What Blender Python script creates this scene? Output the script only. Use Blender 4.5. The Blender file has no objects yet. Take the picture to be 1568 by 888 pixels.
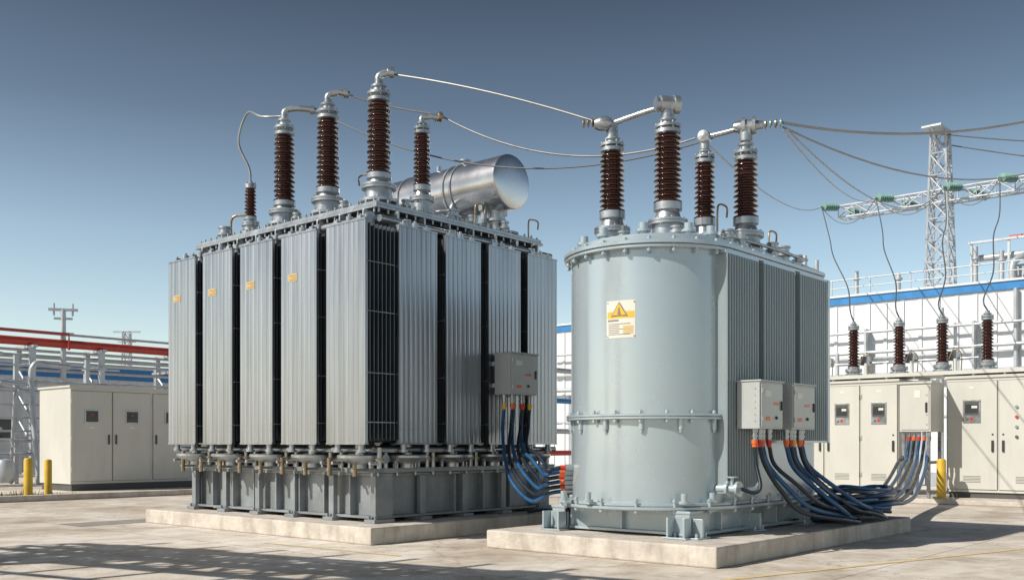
import bpy, bmesh, math, random
from mathutils import Vector, Matrix
random.seed(7)
scene=bpy.context.scene
# ------------------------------------------------------------------ frames
ANG=math.radians(48.9)
V=Vector((math.cos(ANG),math.sin(ANG),0)); U=Vector((-math.sin(ANG),math.cos(ANG),0))
P1=Vector((-1.67,11.69,0)); P2=Vector((1.967,9.49,0))
def W(P,a,b,z): return P+V*a+U*b+Vector((0,0,z))
# ------------------------------------------------------------------ materials
def mat(name,col,metal=0.0,rough=0.5,var=0.12,vscale=3.0,stretch=(1,1,1),bump=0.0,bscale=40.0,rvar=0.1,dirt=0.0,dirtcol=(0.12,0.09,0.06),coat=0.0,spec=0.5,wave=0.0):
    m=bpy.data.materials.new(name); m.use_nodes=True
    nt=m.node_tree; N=nt.nodes; L=nt.links
    b=N['Principled BSDF']
    b.inputs['Metallic'].default_value=metal
    b.inputs['Specular IOR Level'].default_value=spec
    b.inputs['Coat Weight'].default_value=coat; b.inputs['Coat Roughness'].default_value=0.08
    tc=N.new('ShaderNodeTexCoord'); mp=N.new('ShaderNodeMapping'); mp.inputs['Scale'].default_value=stretch
    L.new(tc.outputs['Object'],mp.inputs['Vector'])
    n1=N.new('ShaderNodeTexNoise'); n1.inputs['Scale'].default_value=vscale; n1.inputs['Detail'].default_value=6; n1.inputs['Roughness'].default_value=0.6
    L.new(mp.outputs['Vector'],n1.inputs['Vector'])
    r=N.new('ShaderNodeValToRGB'); r.color_ramp.elements[0].position=0.3; r.color_ramp.elements[1].position=0.7
    c0=[max(0,c*(1-var)) for c in col]; c1=[min(1,c*(1+var)) for c in col]
    r.color_ramp.elements[0].color=(*c0,1); r.color_ramp.elements[1].color=(*c1,1)
    L.new(n1.outputs['Fac'],r.inputs['Fac'])
    out=r.outputs['Color']
    if dirt>0:
        n2=N.new('ShaderNodeTexNoise'); n2.inputs['Scale'].default_value=1.3; n2.inputs['Detail'].default_value=8; n2.inputs['Roughness'].default_value=0.7
        mp2=N.new('ShaderNodeMapping'); mp2.inputs['Scale'].default_value=(3,3,0.7); L.new(tc.outputs['Object'],mp2.inputs['Vector']); L.new(mp2.outputs['Vector'],n2.inputs['Vector'])
        r2=N.new('ShaderNodeValToRGB'); r2.color_ramp.elements[0].position=0.5; r2.color_ramp.elements[1].position=0.75
        r2.color_ramp.elements[0].color=(0,0,0,1); r2.color_ramp.elements[1].color=(dirt,dirt,dirt,1)
        L.new(n2.outputs['Fac'],r2.inputs['Fac'])
        mx=N.new('ShaderNodeMix'); mx.data_type='RGBA'; L.new(r2.outputs['Color'],mx.inputs[0]); L.new(out,mx.inputs[6]); mx.inputs[7].default_value=(*dirtcol,1)
        out=mx.outputs[2]
    L.new(out,b.inputs['Base Color'])
    mr=N.new('ShaderNodeMapRange'); mr.inputs[1].default_value=0.3; mr.inputs[2].default_value=0.7
    mr.inputs[3].default_value=max(0.03,rough-rvar); mr.inputs[4].default_value=min(1,rough+rvar)
    L.new(n1.outputs['Fac'],mr.inputs[0]); L.new(mr.outputs[0],b.inputs['Roughness'])
    nrm=None
    if wave>0:
        n4=N.new('ShaderNodeTexNoise'); n4.inputs['Scale'].default_value=1.6; n4.inputs['Detail'].default_value=1.5
        L.new(tc.outputs['Object'],n4.inputs['Vector'])
        b4=N.new('ShaderNodeBump'); b4.inputs['Strength'].default_value=wave; b4.inputs['Distance'].default_value=0.05
        L.new(n4.outputs['Fac'],b4.inputs['Height']); nrm=b4.outputs['Normal']; L.new(nrm,b.inputs['Normal'])
    if bump>0:
        n3=N.new('ShaderNodeTexNoise'); n3.inputs['Scale'].default_value=bscale; n3.inputs['Detail'].default_value=5
        L.new(mp.outputs['Vector'],n3.inputs['Vector'])
        bp=N.new('ShaderNodeBump'); bp.inputs['Strength'].default_value=bump; bp.inputs['Distance'].default_value=0.02
        L.new(n3.outputs['Fac'],bp.inputs['Height'])
        if nrm: L.new(nrm,bp.inputs['Normal'])
        L.new(bp.outputs['Normal'],b.inputs['Normal'])
    return m
M={}
M['alu']=mat('galvanised_radiator',(0.385,0.405,0.435),0.96,0.33,0.26,1.6,(6,6,0.22),0.02,3.0,0.07,0.0,wave=0.10)
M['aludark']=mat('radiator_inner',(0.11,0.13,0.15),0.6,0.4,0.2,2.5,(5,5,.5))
M['steel']=mat('galvanised_steel',(0.42,0.445,0.465),0.78,0.33,0.2,6,(1,1,1),0.05,12,0.1,0.35,(0.20,0.18,0.16))
M['silver']=mat('aluminium_cylinder',(0.60,0.61,0.63),0.97,0.27,0.06,2,(1,1,1),0.01,4,0.04,0.06,(.4,.39,.38),wave=0.04)
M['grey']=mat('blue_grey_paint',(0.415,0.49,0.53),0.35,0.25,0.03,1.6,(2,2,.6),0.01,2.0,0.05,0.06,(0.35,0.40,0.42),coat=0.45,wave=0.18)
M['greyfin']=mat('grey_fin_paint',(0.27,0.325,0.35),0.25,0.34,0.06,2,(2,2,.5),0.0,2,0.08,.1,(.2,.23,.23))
M['base']=mat('base_frame_paint',(0.26,0.285,0.305),0.3,0.42,0.2,3,(1,1,1),0.06,15,0.1,0.6,(0.20,0.16,0.12))
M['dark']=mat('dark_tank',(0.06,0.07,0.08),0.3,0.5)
M['brass']=mat('weathered_brass',(0.36,0.27,0.17),0.8,0.38,0.3,5)
M['cer']=mat('brown_porcelain',(0.042,0.013,0.010),0.0,0.16,0.2,6,rvar=0.05,coat=0.3)
M['concp']=mat('plinth_concrete',(0.52,0.475,0.42),0,0.9,0.22,3.5,(1,1,1),0.6,14,0.05,0.75,(0.27,0.215,0.16))
M['cab']=mat('cabinet_beige',(0.56,0.555,0.51),0.0,0.42,0.05,1.5,(1,1,.5),0,10,0.06,0.25,(0.42,0.39,0.34))
M['cabseam']=mat('cabinet_seam',(0.08,0.08,0.075),0,0.6)
M['boxp']=mat('junction_box_paint',(0.42,0.445,0.445),0.1,0.35,0.05,3,dirt=0.2,dirtcol=(.28,.26,.22))
M['white']=mat('white_cladding',(0.68,0.71,0.74),0.0,0.45,0.06,0.6,(1,1,.3),dirt=0.25,dirtcol=(0.46,0.46,0.45))
M['blue']=mat('blue_trim',(0.03,0.20,0.48),0.1,0.4)
M['red']=mat('red_pipe_paint',(0.42,0.05,0.035),0.1,0.4,0.15)
M['yellow']=mat('yellow_paint',(0.62,0.40,0.03),0,0.5,0.15,5,dirt=0.3)
M['orange']=mat('orange_gland',(0.70,0.15,0.03),0,0.4)
M['redp']=mat('red_plastic',(0.50,0.04,0.02),0,0.4)
M['cable']=mat('black_blue_cable',(0.012,0.022,0.035),0,0.42,0.3,5,spec=.4)
M['cableb']=mat('blue_cable',(0.015,0.075,0.19),0,0.42,0.3,5,spec=.4)
M['wire']=mat('aluminium_wire',(0.30,0.31,0.32),0.6,0.4)
M['wired']=mat('dark_wire',(0.14,0.15,0.16),0.4,0.5)
M['glass']=mat('dark_meter_glass',(0.05,0.055,0.06),0,0.12)
M['green']=mat('green_glass_insulator',(0.16,0.30,0.27),0.0,0.2,coat=0.5)
M['black']=mat('black_plastic',(0.02,0.02,0.02),0,0.5)
M['cream']=mat('label_cream',(0.70,0.68,0.60),0,0.5,0.03)
M['lyellow']=mat('label_yellow',(0.75,0.46,0.05),0,0.5,0.05)
M['ltext']=mat('label_text',(0.22,0.22,0.22),0,0.6)
M['gold']=mat('pale_yellow_sticker',(0.50,0.40,0.20),0.0,0.6)
M['stickt']=mat('sticker_print',(0.42,0.22,0.06),0.0,0.6)
M['dirt']=mat('dry_verge',(0.24,0.20,0.13),0,0.95,0.4,2.5,bump=0.8,bscale=20,dirt=0.8,dirtcol=(0.08,0.09,0.03))
M['lattice']=mat('lattice_steel',(0.46,0.49,0.52),0.4,0.45,0.15,dirt=.3,dirtcol=(.25,.24,.22))
M['roof']=mat('roof_sheet',(0.35,0.38,0.42),0.2,0.5)
# ------------------------------------------------------------------ mesh builder
class MB:
    def __init__(s): s.v=[];s.f=[];s.m=[];s.s=[]
    def add(s,vs,fs,m=0,sm=False):
        o=len(s.v); s.v+= [tuple(v) for v in vs]
        for i,f in enumerate(fs):
            s.f.append([o+k for k in f]); s.m.append(m); s.s.append(sm if not isinstance(sm,list) else sm[i])
    def box(s,x0,x1,y0,y1,z0,z1,m=0):
        vs=[(x0,y0,z0),(x1,y0,z0),(x1,y1,z0),(x0,y1,z0),(x0,y0,z1),(x1,y0,z1),(x1,y1,z1),(x0,y1,z1)]
        s.add(vs,[(0,3,2,1),(4,5,6,7),(0,1,5,4),(1,2,6,5),(2,3,7,6),(3,0,4,7)],m)
    def cyl(s,p0,p1,r0,r1=None,seg=14,m=0):
        p0=Vector(p0);p1=Vector(p1)
        if r1 is None:r1=r0
        d=(p1-p0)
        if d.length<1e-6:return
        d.normalize(); up=Vector((0,0,1)) if abs(d.z)<0.9 else Vector((1,0,0))
        x=d.cross(up).normalized(); y=d.cross(x)
        vs=[];fs=[]
        for p,r in((p0,r0),(p1,r1)):
            for i in range(seg):
                t=2*math.pi*i/seg; vs.append(p+x*math.cos(t)*r+y*math.sin(t)*r)
        for i in range(seg):
            j=(i+1)%seg; fs.append((i,j,seg+j,seg+i))
        s.add(vs,fs,m,seg>6)
        s.add(vs[:seg],[tuple(range(seg))[::-1]],m); s.add(vs[seg:],[tuple(range(seg))],m)
    def lathe(s,c,prof,seg=24,m=0,axis=(0,0,1),smooth=True,sharp=38):
        c=Vector(c); d=Vector(axis).normalized(); up=Vector((0,0,1)) if abs(d.z)<0.9 else Vector((1,0,0))
        x=up.cross(d).normalized(); y=d.cross(x)
        def ring(r,z): return [c+d*z+x*math.cos(2*math.pi*i/seg)*r+y*math.sin(2*math.pi*i/seg)*r for i in range(seg)]
        n=len(prof); runs=[[0]]
        for k in range(1,n):
            runs[-1].append(k)
            if k<n-1:
                a=math.atan2(prof[k][1]-prof[k-1][1],prof[k][0]-prof[k-1][0]); b=math.atan2(prof[k+1][1]-prof[k][1],prof[k+1][0]-prof[k][0])
                da=abs((b-a+math.pi)%(2*math.pi)-math.pi)
                if math.degrees(da)>sharp: runs.append([k])
        for rn in runs:
            vs=[];fs=[]
            for k in rn: vs+=ring(*prof[k])
            for q in range(len(rn)-1):
                for i in range(seg):
                    j=(i+1)%seg; fs.append((q*seg+i,q*seg+j,(q+1)*seg+j,(q+1)*seg+i))
            s.add(vs,fs,m,smooth)
        if prof[0][0]>.001: s.add(ring(*prof[0]),[tuple(range(seg))[::-1]],m)
        if prof[-1][0]>.001: s.add(ring(*prof[-1]),[tuple(range(seg))],m)
    def tube(s,pts,r,seg=8,m=0,sub=8):
        P=[Vector(p) for p in pts]
        if sub>1 and len(P)>2:
            Q=[];E=[P[0]*2-P[1]]+P+[P[-1]*2-P[-2]]
            for i in range(1,len(E)-2):
                a,b,c,d=E[i-1],E[i],E[i+1],E[i+2]
                for k in range(sub):
                    t=k/sub
                    Q.append(0.5*((2*b)+(c-a)*t+(2*a-5*b+4*c-d)*t*t+(3*b-a-3*c+d)*t**3))
            Q.append(P[-1]); P=Q
        vs=[];fs=[];x=None
        for i,p in enumerate(P):
            t=(P[min(i+1,len(P)-1)]-P[max(i-1,0)])
            if t.length<1e-9:t=Vector((0,0,1))
            t.normalize()
            if x is None:
                up=Vector((0,0,1)) if abs(t.z)<0.9 else Vector((1,0,0)); x=t.cross(up).normalized()
            x=(x-t*x.dot(t)).normalized(); y=t.cross(x)
            for k in range(seg):
                a=2*math.pi*k/seg; vs.append(p+x*math.cos(a)*r+y*math.sin(a)*r)
        for i in range(len(P)-1):
            for k in range(seg):
                j=(k+1)%seg; fs.append((i*seg+k,i*seg+j,(i+1)*seg+j,(i+1)*seg+k))
        s.add(vs,fs,m,True)
        s.add(vs[:seg],[tuple(range(seg))],m); s.add(vs[-seg:],[tuple(range(seg))],m)
    def prism(s,out,z0,z1,m=0,smooth=False):
        n=len(out); vs=[(x,y,z0) for x,y in out]+[(x,y,z1) for x,y in out]
        fs=[(i,(i+1)%n,n+(i+1)%n,n+i) for i in range(n)]
        caps=[tuple(range(n))[::-1],tuple(range(n,2*n))]
        if smooth:
            s.add(vs,fs,m,True); s.add(vs,caps,m,False)
        else: s.add(vs,fs+caps,m,False)
    def build(s,name,parent,mats,bevel=0,loc=None,rot=0):
        me=bpy.data.meshes.new(name); me.from_pydata(s.v,[],s.f)
        for k in mats: me.materials.append(M[k])
        me.polygons.foreach_set('material_index',s.m); me.polygons.foreach_set('use_smooth',s.s)
        bm=bmesh.new(); bm.from_mesh(me)
        bmesh.ops.recalc_face_normals(bm,faces=bm.faces)
        lv=[v for v in bm.verts if not v.link_faces]
        if lv: bmesh.ops.delete(bm,geom=lv,context='VERTS')
        bm.to_mesh(me); bm.free()
        me.update()
        o=bpy.data.objects.new(name,me); scene.collection.objects.link(o)
        if parent: o.parent=parent
        if loc is not None: o.location=loc
        o.rotation_euler[2]=rot
        if bevel:
            b=o.modifiers.new('Bevel','BEVEL'); b.width=bevel; b.segments=2; b.limit_method='ANGLE'; b.angle_limit=math.radians(50)
        return o
def empty(name,loc,rot=ANG):
    e=bpy.data.objects.new(name,None); scene.collection.objects.link(e); e.location=loc; e.rotation_euler[2]=rot; e.empty_display_size=.3
    return e
# ------------------------------------------------------------------ ground
def ground_mat():
    m=bpy.data.materials.new('concrete_ground'); m.use_nodes=True; nt=m.node_tree;N=nt.nodes;L=nt.links;b=N['Principled BSDF']
    tc=N.new('ShaderNodeTexCoord'); mp=N.new('ShaderNodeMapping'); mp.inputs['Rotation'].default_value=(0,0,-ANG); mp.inputs['Location'].default_value=(1.3,0.4,0)
    L.new(tc.outputs['Object'],mp.inputs['Vector'])
    br=N.new('ShaderNodeTexBrick'); br.offset=0.0; br.inputs['Scale'].default_value=1.0; br.inputs['Mortar Size'].default_value=0.009; br.inputs['Brick Width'].default_value=4.0; br.inputs['Row Height'].default_value=4.0
    br.inputs['Color1'].default_value=(0.62,0.575,0.515,1); br.inputs['Color2'].default_value=(0.68,0.635,0.575,1); br.inputs['Mortar'].default_value=(0.30,0.26,0.22,1); br.inputs['Mortar Smooth'].default_value=0.3
    L.new(mp.outputs['Vector'],br.inputs['Vector'])
    def noise(sc,det,ro,w=0):
        n=N.new('ShaderNodeTexNoise'); n.inputs['Scale'].default_value=sc; n.inputs['Detail'].default_value=det; n.inputs['Roughness'].default_value=ro; n.inputs['Distortion'].default_value=w
        L.new(tc.outputs['Object'],n.inputs['Vector']); return n
    def mult(col,fac,lo,hi,p0,p1):
        r=N.new('ShaderNodeValToRGB'); r.color_ramp.elements[0].position=p0; r.color_ramp.elements[1].position=p1
        r.color_ramp.elements[0].color=(*lo,1); r.color_ramp.elements[1].color=(*hi,1); L.new(fac,r.inputs['Fac'])
        x=N.new('ShaderNodeMix'); x.data_type='RGBA'; x.blend_type='MULTIPLY'; x.inputs[0].default_value=1; L.new(col,x.inputs[6]); L.new(r.outputs['Color'],x.inputs[7]); return x.outputs[2]
    c=br.outputs['Color']
    c=mult(c,noise(0.5,8,0.65,0.6).outputs['Fac'],(0.72,0.67,0.61),(1.05,1.05,1.05),0.36,0.58)
    c=mult(c,noise(2.2,8,0.72,.3).outputs['Fac'],(0.78,0.74,0.69),(1.05,1.05,1.05),0.36,0.56)
    c=mult(c,noise(60,3,0.6).outputs['Fac'],(0.86,0.86,0.86),(1.05,1.05,1.05),0.35,0.65)
    vo=N.new('ShaderNodeTexVoronoi'); vo.feature='DISTANCE_TO_EDGE'; vo.inputs['Scale'].default_value=0.35
    nz=noise(1.5,6,0.7); ad=N.new('ShaderNodeMix'); ad.data_type='RGBA'; ad.blend_type='LINEAR_LIGHT'; ad.inputs[0].default_value=0.35
    L.new(tc.outputs['Object'],ad.inputs[6]); L.new(nz.outputs['Color'],ad.inputs[7]); L.new(ad.outputs[2],vo.inputs['Vector'])
    c=mult(c,vo.outputs['Distance'],(0.62,0.58,0.53),(1,1,1),0.0,0.005)
    L.new(c,b.inputs['Base Color']); b.inputs['Roughness'].default_value=0.88; b.inputs['Specular IOR Level'].default_value=0.25
    bp=N.new('ShaderNodeBump'); bp.inputs['Strength'].default_value=0.35; bp.inputs['Distance'].default_value=0.01
    L.new(noise(25,6,0.65).outputs['Fac'],bp.inputs['Height']); L.new(bp.outputs['Normal'],b.inputs['Normal'])
    return m
M['conc']=ground_mat()
g=MB(); g.add([(-500,-300,0),(500,-300,0),(500,900,0),(-500,900,0)],[(0,1,2,3)]); g.build('ground',None,['conc'])
# ------------------------------------------------------------------ plinths
def plinth(P,la,lb,name,h=0.21,seed=3):
    mb=MB(); na,nb=int(la/0.2),int(lb/0.2); rnd=random.Random(seed); per=[]
    for i in range(na): per.append((la*i/na,0))
    for i in range(nb): per.append((la,lb*i/nb))
    for i in range(na): per.append((la-la*i/na,lb))
    for i in range(nb): per.append((0,lb-lb*i/nb))
    per=[(x+rnd.uniform(-.009,.009),y+rnd.uniform(-.009,.009)) for x,y in per]
    mb.prism(per,0,h)
    return mb.build(name,None,['concp'],bevel=0.018,loc=P,rot=ANG)
plinth(P1,4.9,5.25,'concrete_plinth'); plinth(P2,5.3,3.0,'concrete_plinth',seed=9)
# ------------------------------------------------------------------ bushing
def bushing(mb,x,y,z0,zc0,zc1,zt,R,ns,mm=0,mc=1,seg=24):
    h=zc0-z0
    mb.lathe((x,y,0),[(R*1.5,z0),(R*1.5,z0+.035),(R*1.12,z0+.036),(R*1.08,z0+h*.45),(R*1.38,z0+h*.46),(R*1.38,z0+h*.46+.025),(R*1.32,z0+h*.46+.027),(R*1.32,z0+h*.46+.033),(R*1.38,z0+h*.46+.035),(R*1.38,z0+h*.46+.06),(R*.95,z0+h*.46+.062),(R*.78,z0+h*.8),(R*.98,z0+h*.82),(R*.98,zc0),(R*.75,zc0+.005)],seg,mm)
    for i in range(8):
        t=2*math.pi*i/8
        for rr,zz in((R*1.36,z0+.02),(R*1.25,z0+h*.46+.03)):
            cx,cy=x+rr*math.cos(t),y+rr*math.sin(t)
            mb.cyl((cx,cy,zz-.035),(cx,cy,zz+.045),.015,seg=6,m=mm)
    prof=[(R*.62,zc0)]; p=(zc1-zc0)/ns
    for i in range(ns):
        z=zc0+p*i; ro=R*(1.0 if i%2==0 else .93)*(1-.06*i/ns)
        prof+=[(R*.62,z+p*.05),(ro*.93,z+p*.10),(ro,z+p*.18),(ro*.97,z+p*.30),(R*.72,z+p*.62),(R*.62,z+p*.80)]
    prof.append((R*.6,zc1))
    mb.lathe((x,y,0),prof,seg,mc,sharp=200)
    t=zt-zc1
    mb.lathe((x,y,0),[(R*.75,zc1),(R*.9,zc1+.01),(R*.9,zc1+.05),(R*.6,zc1+.055),(R*.55,zc1+t*.3),(R*.92,zc1+t*.32),(R*.92,zc1+t*.32+.03),(R*.5,zc1+t*.32+.035),(R*.48,zc1+t*.65),(R*.62,zc1+t*.66),(R*.62,zc1+t*.74),(R*.36,zc1+t*.75),(R*.34,zt)],seg,mm)
    for i in range(6):
        a=2*math.pi*i/6; cx,cy=x+R*.78*math.cos(a),y+R*.78*math.sin(a)
        mb.cyl((cx,cy,zc1+t*.32-.03),(cx,cy,zc1+t*.32+.06),.012,seg=6,m=mm)
# ------------------------------------------------------------------ TRANSFORMER 1
T1=empty('power_transformer',P1)
def radiator(i,f,width,depth,z0,z1,name,par,label=False):
    mb=MB(); n=8; ribs=8
    for k in range(n):
        d=depth*k/(n-1)
        if k==0:
            out=[]; ns=ribs*8
            for j in range(ns+1):
                w=width*j/ns; u=(j%8)/8
                g=max(0,1-abs(u-.5)/.25); amp=.0042*(1-g)
                out.append(f(w,d-amp))
            out+=[f(width+.003,d+.035),f(width-.01,d+.035),f(width-.012,d+.012),f(.012,d+.012),f(.01,d+.035),f(-.003,d+.035)]
            mb.prism([(p[0],p[1]) for p in out],z0,z1,0)
        else:
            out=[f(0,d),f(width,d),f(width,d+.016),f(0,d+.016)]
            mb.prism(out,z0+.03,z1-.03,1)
    for zz,r in((z1-.03,.05),(z0+.05,.05)):
        wc=width*.5
        a=f(wc,.02);b_=f(wc,depth+.3)
        mb.cyl((a[0],a[1],zz),(b_[0],b_[1],zz),r,seg=14,m=2)
        a=f(wc,depth+.06);b_=f(wc,depth+.085)
        mb.cyl((a[0],a[1],zz),(b_[0],b_[1],zz),.09,seg=14,m=2)
    for (za,zb) in((z1,z1+.022),(z0-.022,z0)):
        p=[f(.0,-.012),f(width,-.012),f(width,.05),f(.0,.05)]
        mb.prism(p,za,zb,0)
    for zz in(z0+.16,z0+.24):
        p=[f(.012,-.0065),f(width-.012,-.0065),f(width-.012,-.002),f(.012,-.002)]; mb.prism(p,zz,zz+.008,0)
    for w in(width*.2,width*.8):
        p=[f(w-.035,.02),f(w+.035,.02),f(w+.035,.09),f(w-.035,.09)]
        mb.prism(p,z1+.022,z1+.07,2)
        c=f(w,.055); mb.cyl((c[0],c[1],z1+.07),(c[0],c[1],z1+.095),.015,seg=6,m=2)
        c=f(w,.06); mb.cyl((c[0],c[1],z0-.10),(c[0],c[1],z0-.02),.04,seg=10,m=2); mb.cyl((c[0],c[1],z0-.12),(c[0],c[1],z0-.09),.06,seg=10,m=2)
    c=f(width*.5,.06); mb.cyl((c[0],c[1],z1),(c[0],c[1],z1+.09),.045,seg=12,m=2); mb.cyl((c[0],c[1],z1+.09),(c[0],c[1],z1+.12),.02,seg=8,m=2)
    for w in(-.012,width+.012):
        for zz in(z0+.25,z0+.85,z0+1.6,z1-.5):
            a=f(w,0.02);b_=f(w,depth); mb.cyl((a[0],a[1],zz),(b_[0],b_[1],zz),.007,seg=6,m=2)
    if label:
        p=[f(width*.54,-.008),f(width*.80,-.008),f(width*.80,-.002),f(width*.54,-.002)]
        mb.prism(p,z1-.60,z1-.50,3)
        for q in range(3):
            p=[f(width*.57,-.0095),f(width*(.76 if q!=1 else .68),-.0095),f(width*(.76 if q!=1 else .68),-.008),f(width*.57,-.008)]
            mb.prism(p,z1-.585+q*.027,z1-.573+q*.027,4)
    mb.build(name,par,['alu','aludark','steel','gold','stickt'])
Z0,Z1=1.22,3.92
for i in range(5):
    b0=.22+i*.945
    radiator(i,lambda w,d,b0=b0:(.1+d,b0+w),.745,.46,Z0,Z1,'radiator_front_%d'%i,T1,label=(i>0))
for i in range(4):
    a0=.62+i*.83
    radiator(i,lambda w,d,a0=a0:(a0+w,.2+d),.67,.40,Z0,Z1,'radiator_side_%d'%i,T1)
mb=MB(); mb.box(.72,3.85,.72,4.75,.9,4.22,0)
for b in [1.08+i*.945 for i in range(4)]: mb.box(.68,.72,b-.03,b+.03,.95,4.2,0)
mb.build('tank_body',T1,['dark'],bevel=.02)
mb=MB()
mb.box(.60,3.95,.60,4.85,4.22,4.26,0); mb.box(.62,3.93,.62,4.83,4.262,4.31,0)
n=26
for i in range(n):
    b=.68+i*(4.1/n)
    for a in(.64,3.9): mb.cyl((a,b,4.17),(a,b,4.35),.018,seg=6,m=1)
for i in range(20):
    a=.68+i*(3.2/20)
    for b in(.64,4.8): mb.cyl((a,b,4.17),(a,b,4.35),.018,seg=6,m=1)
for i in range(9):
    b=.75+i*.47; mb.box(.52,.72,b,b+.03,4.0,4.2,1)
for i in range(7):
    a=.9+i*.47; mb.box(a,a+.03,.52,.72,4.0,4.2,1)
mb.tube([(.42,.5,4.03),(.42,2.4,4.03),(.42,4.8,4.03)],.045,m=1,sub=1,seg=12)
mb.tube([(.5,.42,4.03),(2.2,.42,4.03),(3.9,.42,4.03)],.045,m=1,sub=1,seg=12)
for i in range(5):
    b=.60+i*.945; mb.cyl((.42,b,3.9),(.42,b,4.08),.06,seg=12,m=1); mb.cyl((.42,b,4.03),(.72,b,4.10),.04,seg=10,m=1); mb.cyl((.42,b-.1,4.03),(.42,b-.07,4.03),.075,seg=12,m=1)
for i in range(4):
    a=.96+i*.83; mb.cyl((a,.42,3.9),(a,.42,4.08),.06,seg=12,m=1); mb.cyl((a,.42,4.03),(a,.72,4.10),.04,seg=10,m=1)
mb.box(.75,1.25,.78,4.5,4.312,4.36,0); mb.box(1.4,2.2,.78,3.0,4.312,4.345,0)
mb.build('tank_cover',T1,['steel','steel'],bevel=.006)
mb=MB()
bushing(mb,.9,.89,4.36,4.74,5.68,5.98,.165,14)
bushing(mb,.9,1.95,4.36,4.73,5.68,5.98,.165,14)
bushing(mb,.9,2.95,4.36,4.71,5.66,5.98,.16,14)
bushing(mb,1.68,.89,4.34,4.74,5.44,5.66,.125,12)
bushing(mb,.9,3.8,4.36,4.62,5.04,5.16,.095,8)
mb.build('bushings',T1,['steel','cer'])
mb=MB()
def hook(x,y,z,h,dx,dy): mb.tube([(x,y,z),(x,y,z+h*.8),(x+dx*.2,y+dy*.2,z+h),(x+dx,y+dy,z+h),(x+dx,y+dy,z+h-.12)],.012,m=0,sub=4)
hook(1.25,1.45,4.3,.62,-.0,.25); hook(1.2,2.4,4.3,.5,0,.25); hook(3.7,.68,4.3,.30,.22,0); hook(1.3,3.4,4.3,.42,0,.2); hook(2.6,.75,4.3,.35,.2,0)
for (x,y,h,r) in [(1.25,1.35,.22,.07),(1.35,2.3,.25,.06),(1.2,3.3,.2,.07),(2.25,.85,.18,.08),(2.8,1.0,.22,.06),(3.6,1.1,.2,.07),(.85,4.4,.22,.08),(1.5,4.2,.3,.06),(1.3,.8,.14,.05),(.75,1.42,.12,.05),(.75,2.45,.12,.05),(2.1,.72,.15,.04),(3.2,.72,.16,.05)]:
    mb.cyl((x,y,4.3),(x,y,4.3+h),r,m=1); mb.cyl((x,y,4.3+h*.5),(x,y,4.3+h*.5+.03),r*1.5,m=1); mb.cyl((x,y,4.3+h),(x,y,4.3+h+.025),r*1.3,m=1)
mb.tube([(1.3,4.3,4.42),(1.3,2.7,4.42),(1.3,1.2,4.42),(2.4,.95,4.42),(3.7,.9,4.42)],.022,m=1,sub=6)
mb.tube([(2.6,1.6,4.3),(2.6,1.6,4.6),(3.0,1.6,4.72)],.05,m=1,sub=6)
mb.tube([(1.1,4.6,4.32),(1.1,4.6,4.75),(1.25,4.4,4.8)],.02,m=0,sub=5)
mb.build('cover_piping',T1,['brass','steel'])
mb=MB(); R=.40; a0=3.2; zc=5.05
mb.lathe((a0,.58,zc),[(0.0,-.045),(R*.2,-.044),(R*.4,-.040),(R*.6,-.033),(R*.8,-.022),(R*.93,-.010),(R*.985,.0),(R,.012)],64,0,axis=(0,1,0),sharp=60); mb.lathe((a0,.58,zc),[(R,.012),(R,.8),(R,1.6),(R,2.6)],64,0,axis=(0,1,0)); mb.lathe((a0,.58,zc),[(R,2.6),(R*.93,2.63),(R*.6,2.66),(0.0,2.67)],48,0,axis=(0,1,0))
for y in(1.45,1.60,2.6): mb.lathe((a0,y,zc),[(R,0),(R+.018,.002),(R+.018,.035),(R,.037)],64,1,axis=(0,1,0))
mb.cyl((a0,1.53,zc+R-.02),(a0,1.53,zc+R+.07),.07,m=1); mb.cyl((a0,1.53,zc+R+.07),(a0,1.53,zc+R+.09),.1,m=1)
mb.cyl((a0-.1,2.0,zc+R-.04),(a0-.1,2.0,zc+R+.06),.04,m=1)
for y in(.95,1.55,2.7):
    mb.box(a0-.3,a0+.3,y-.04,y+.04,4.31,4.37,1)
    for dx in(-.2,.2): mb.box(a0+dx-.04,a0+dx+.04,y-.03,y+.03,4.37,4.80,1)
    mb.prism([(a0-.28,y-.035),(a0+.28,y-.035),(a0+.28,y+.035),(a0-.28,y+.035)],4.64,4.72,1)
mb.cyl((a0,.9,4.3),(a0,.9,4.7),.11,m=1); mb.cyl((a0,.9,4.5),(a0,.9,4.54),.16,m=1)
mb.build('conservator_tank',T1,['silver','steel'])
# undercarriage: bottom oil headers, valves and brackets
mb=MB()
def under(x,y,dx,dy):
    mb.lathe((x,y,0),[(.27,1.07),(.29,1.06),(.29,1.03),(.24,1.00),(.14,.96),(.09,.95),(.09,.90)],24,0)
    mb.cyl((x,y,1.06),(x,y,1.2),.07,m=0)
    for k in(-.36,.36):
        px,py=x+dx*k,y+dy*k
        mb.cyl((px,py,.90),(px,py,1.16),.03,seg=8,m=0); mb.cyl((px,py,1.0),(px,py,1.03),.055,seg=10,m=1)
        mb.cyl((px,py,.965),(px-dy*.16,py+dx*.16,.965),.022,seg=8,m=0)
    for k in(-.2,.2):
        px,py=x+dx*k,y+dy*k
        mb.box(px-.02,px+.02,py-.02,py+.02,.90,1.04,0)
for i in range(5): under(.34,.60+i*.945,0,1)
for i in range(4): under(.96+i*.83,.42,1,0)
mb.tube([(.30,.3,1.13),(.30,4.9,1.13)],.035,m=0,sub=1,seg=12); mb.tube([(.3,.34,1.13),(3.9,.34,1.13)],.035,m=0,sub=1,seg=12)
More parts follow.
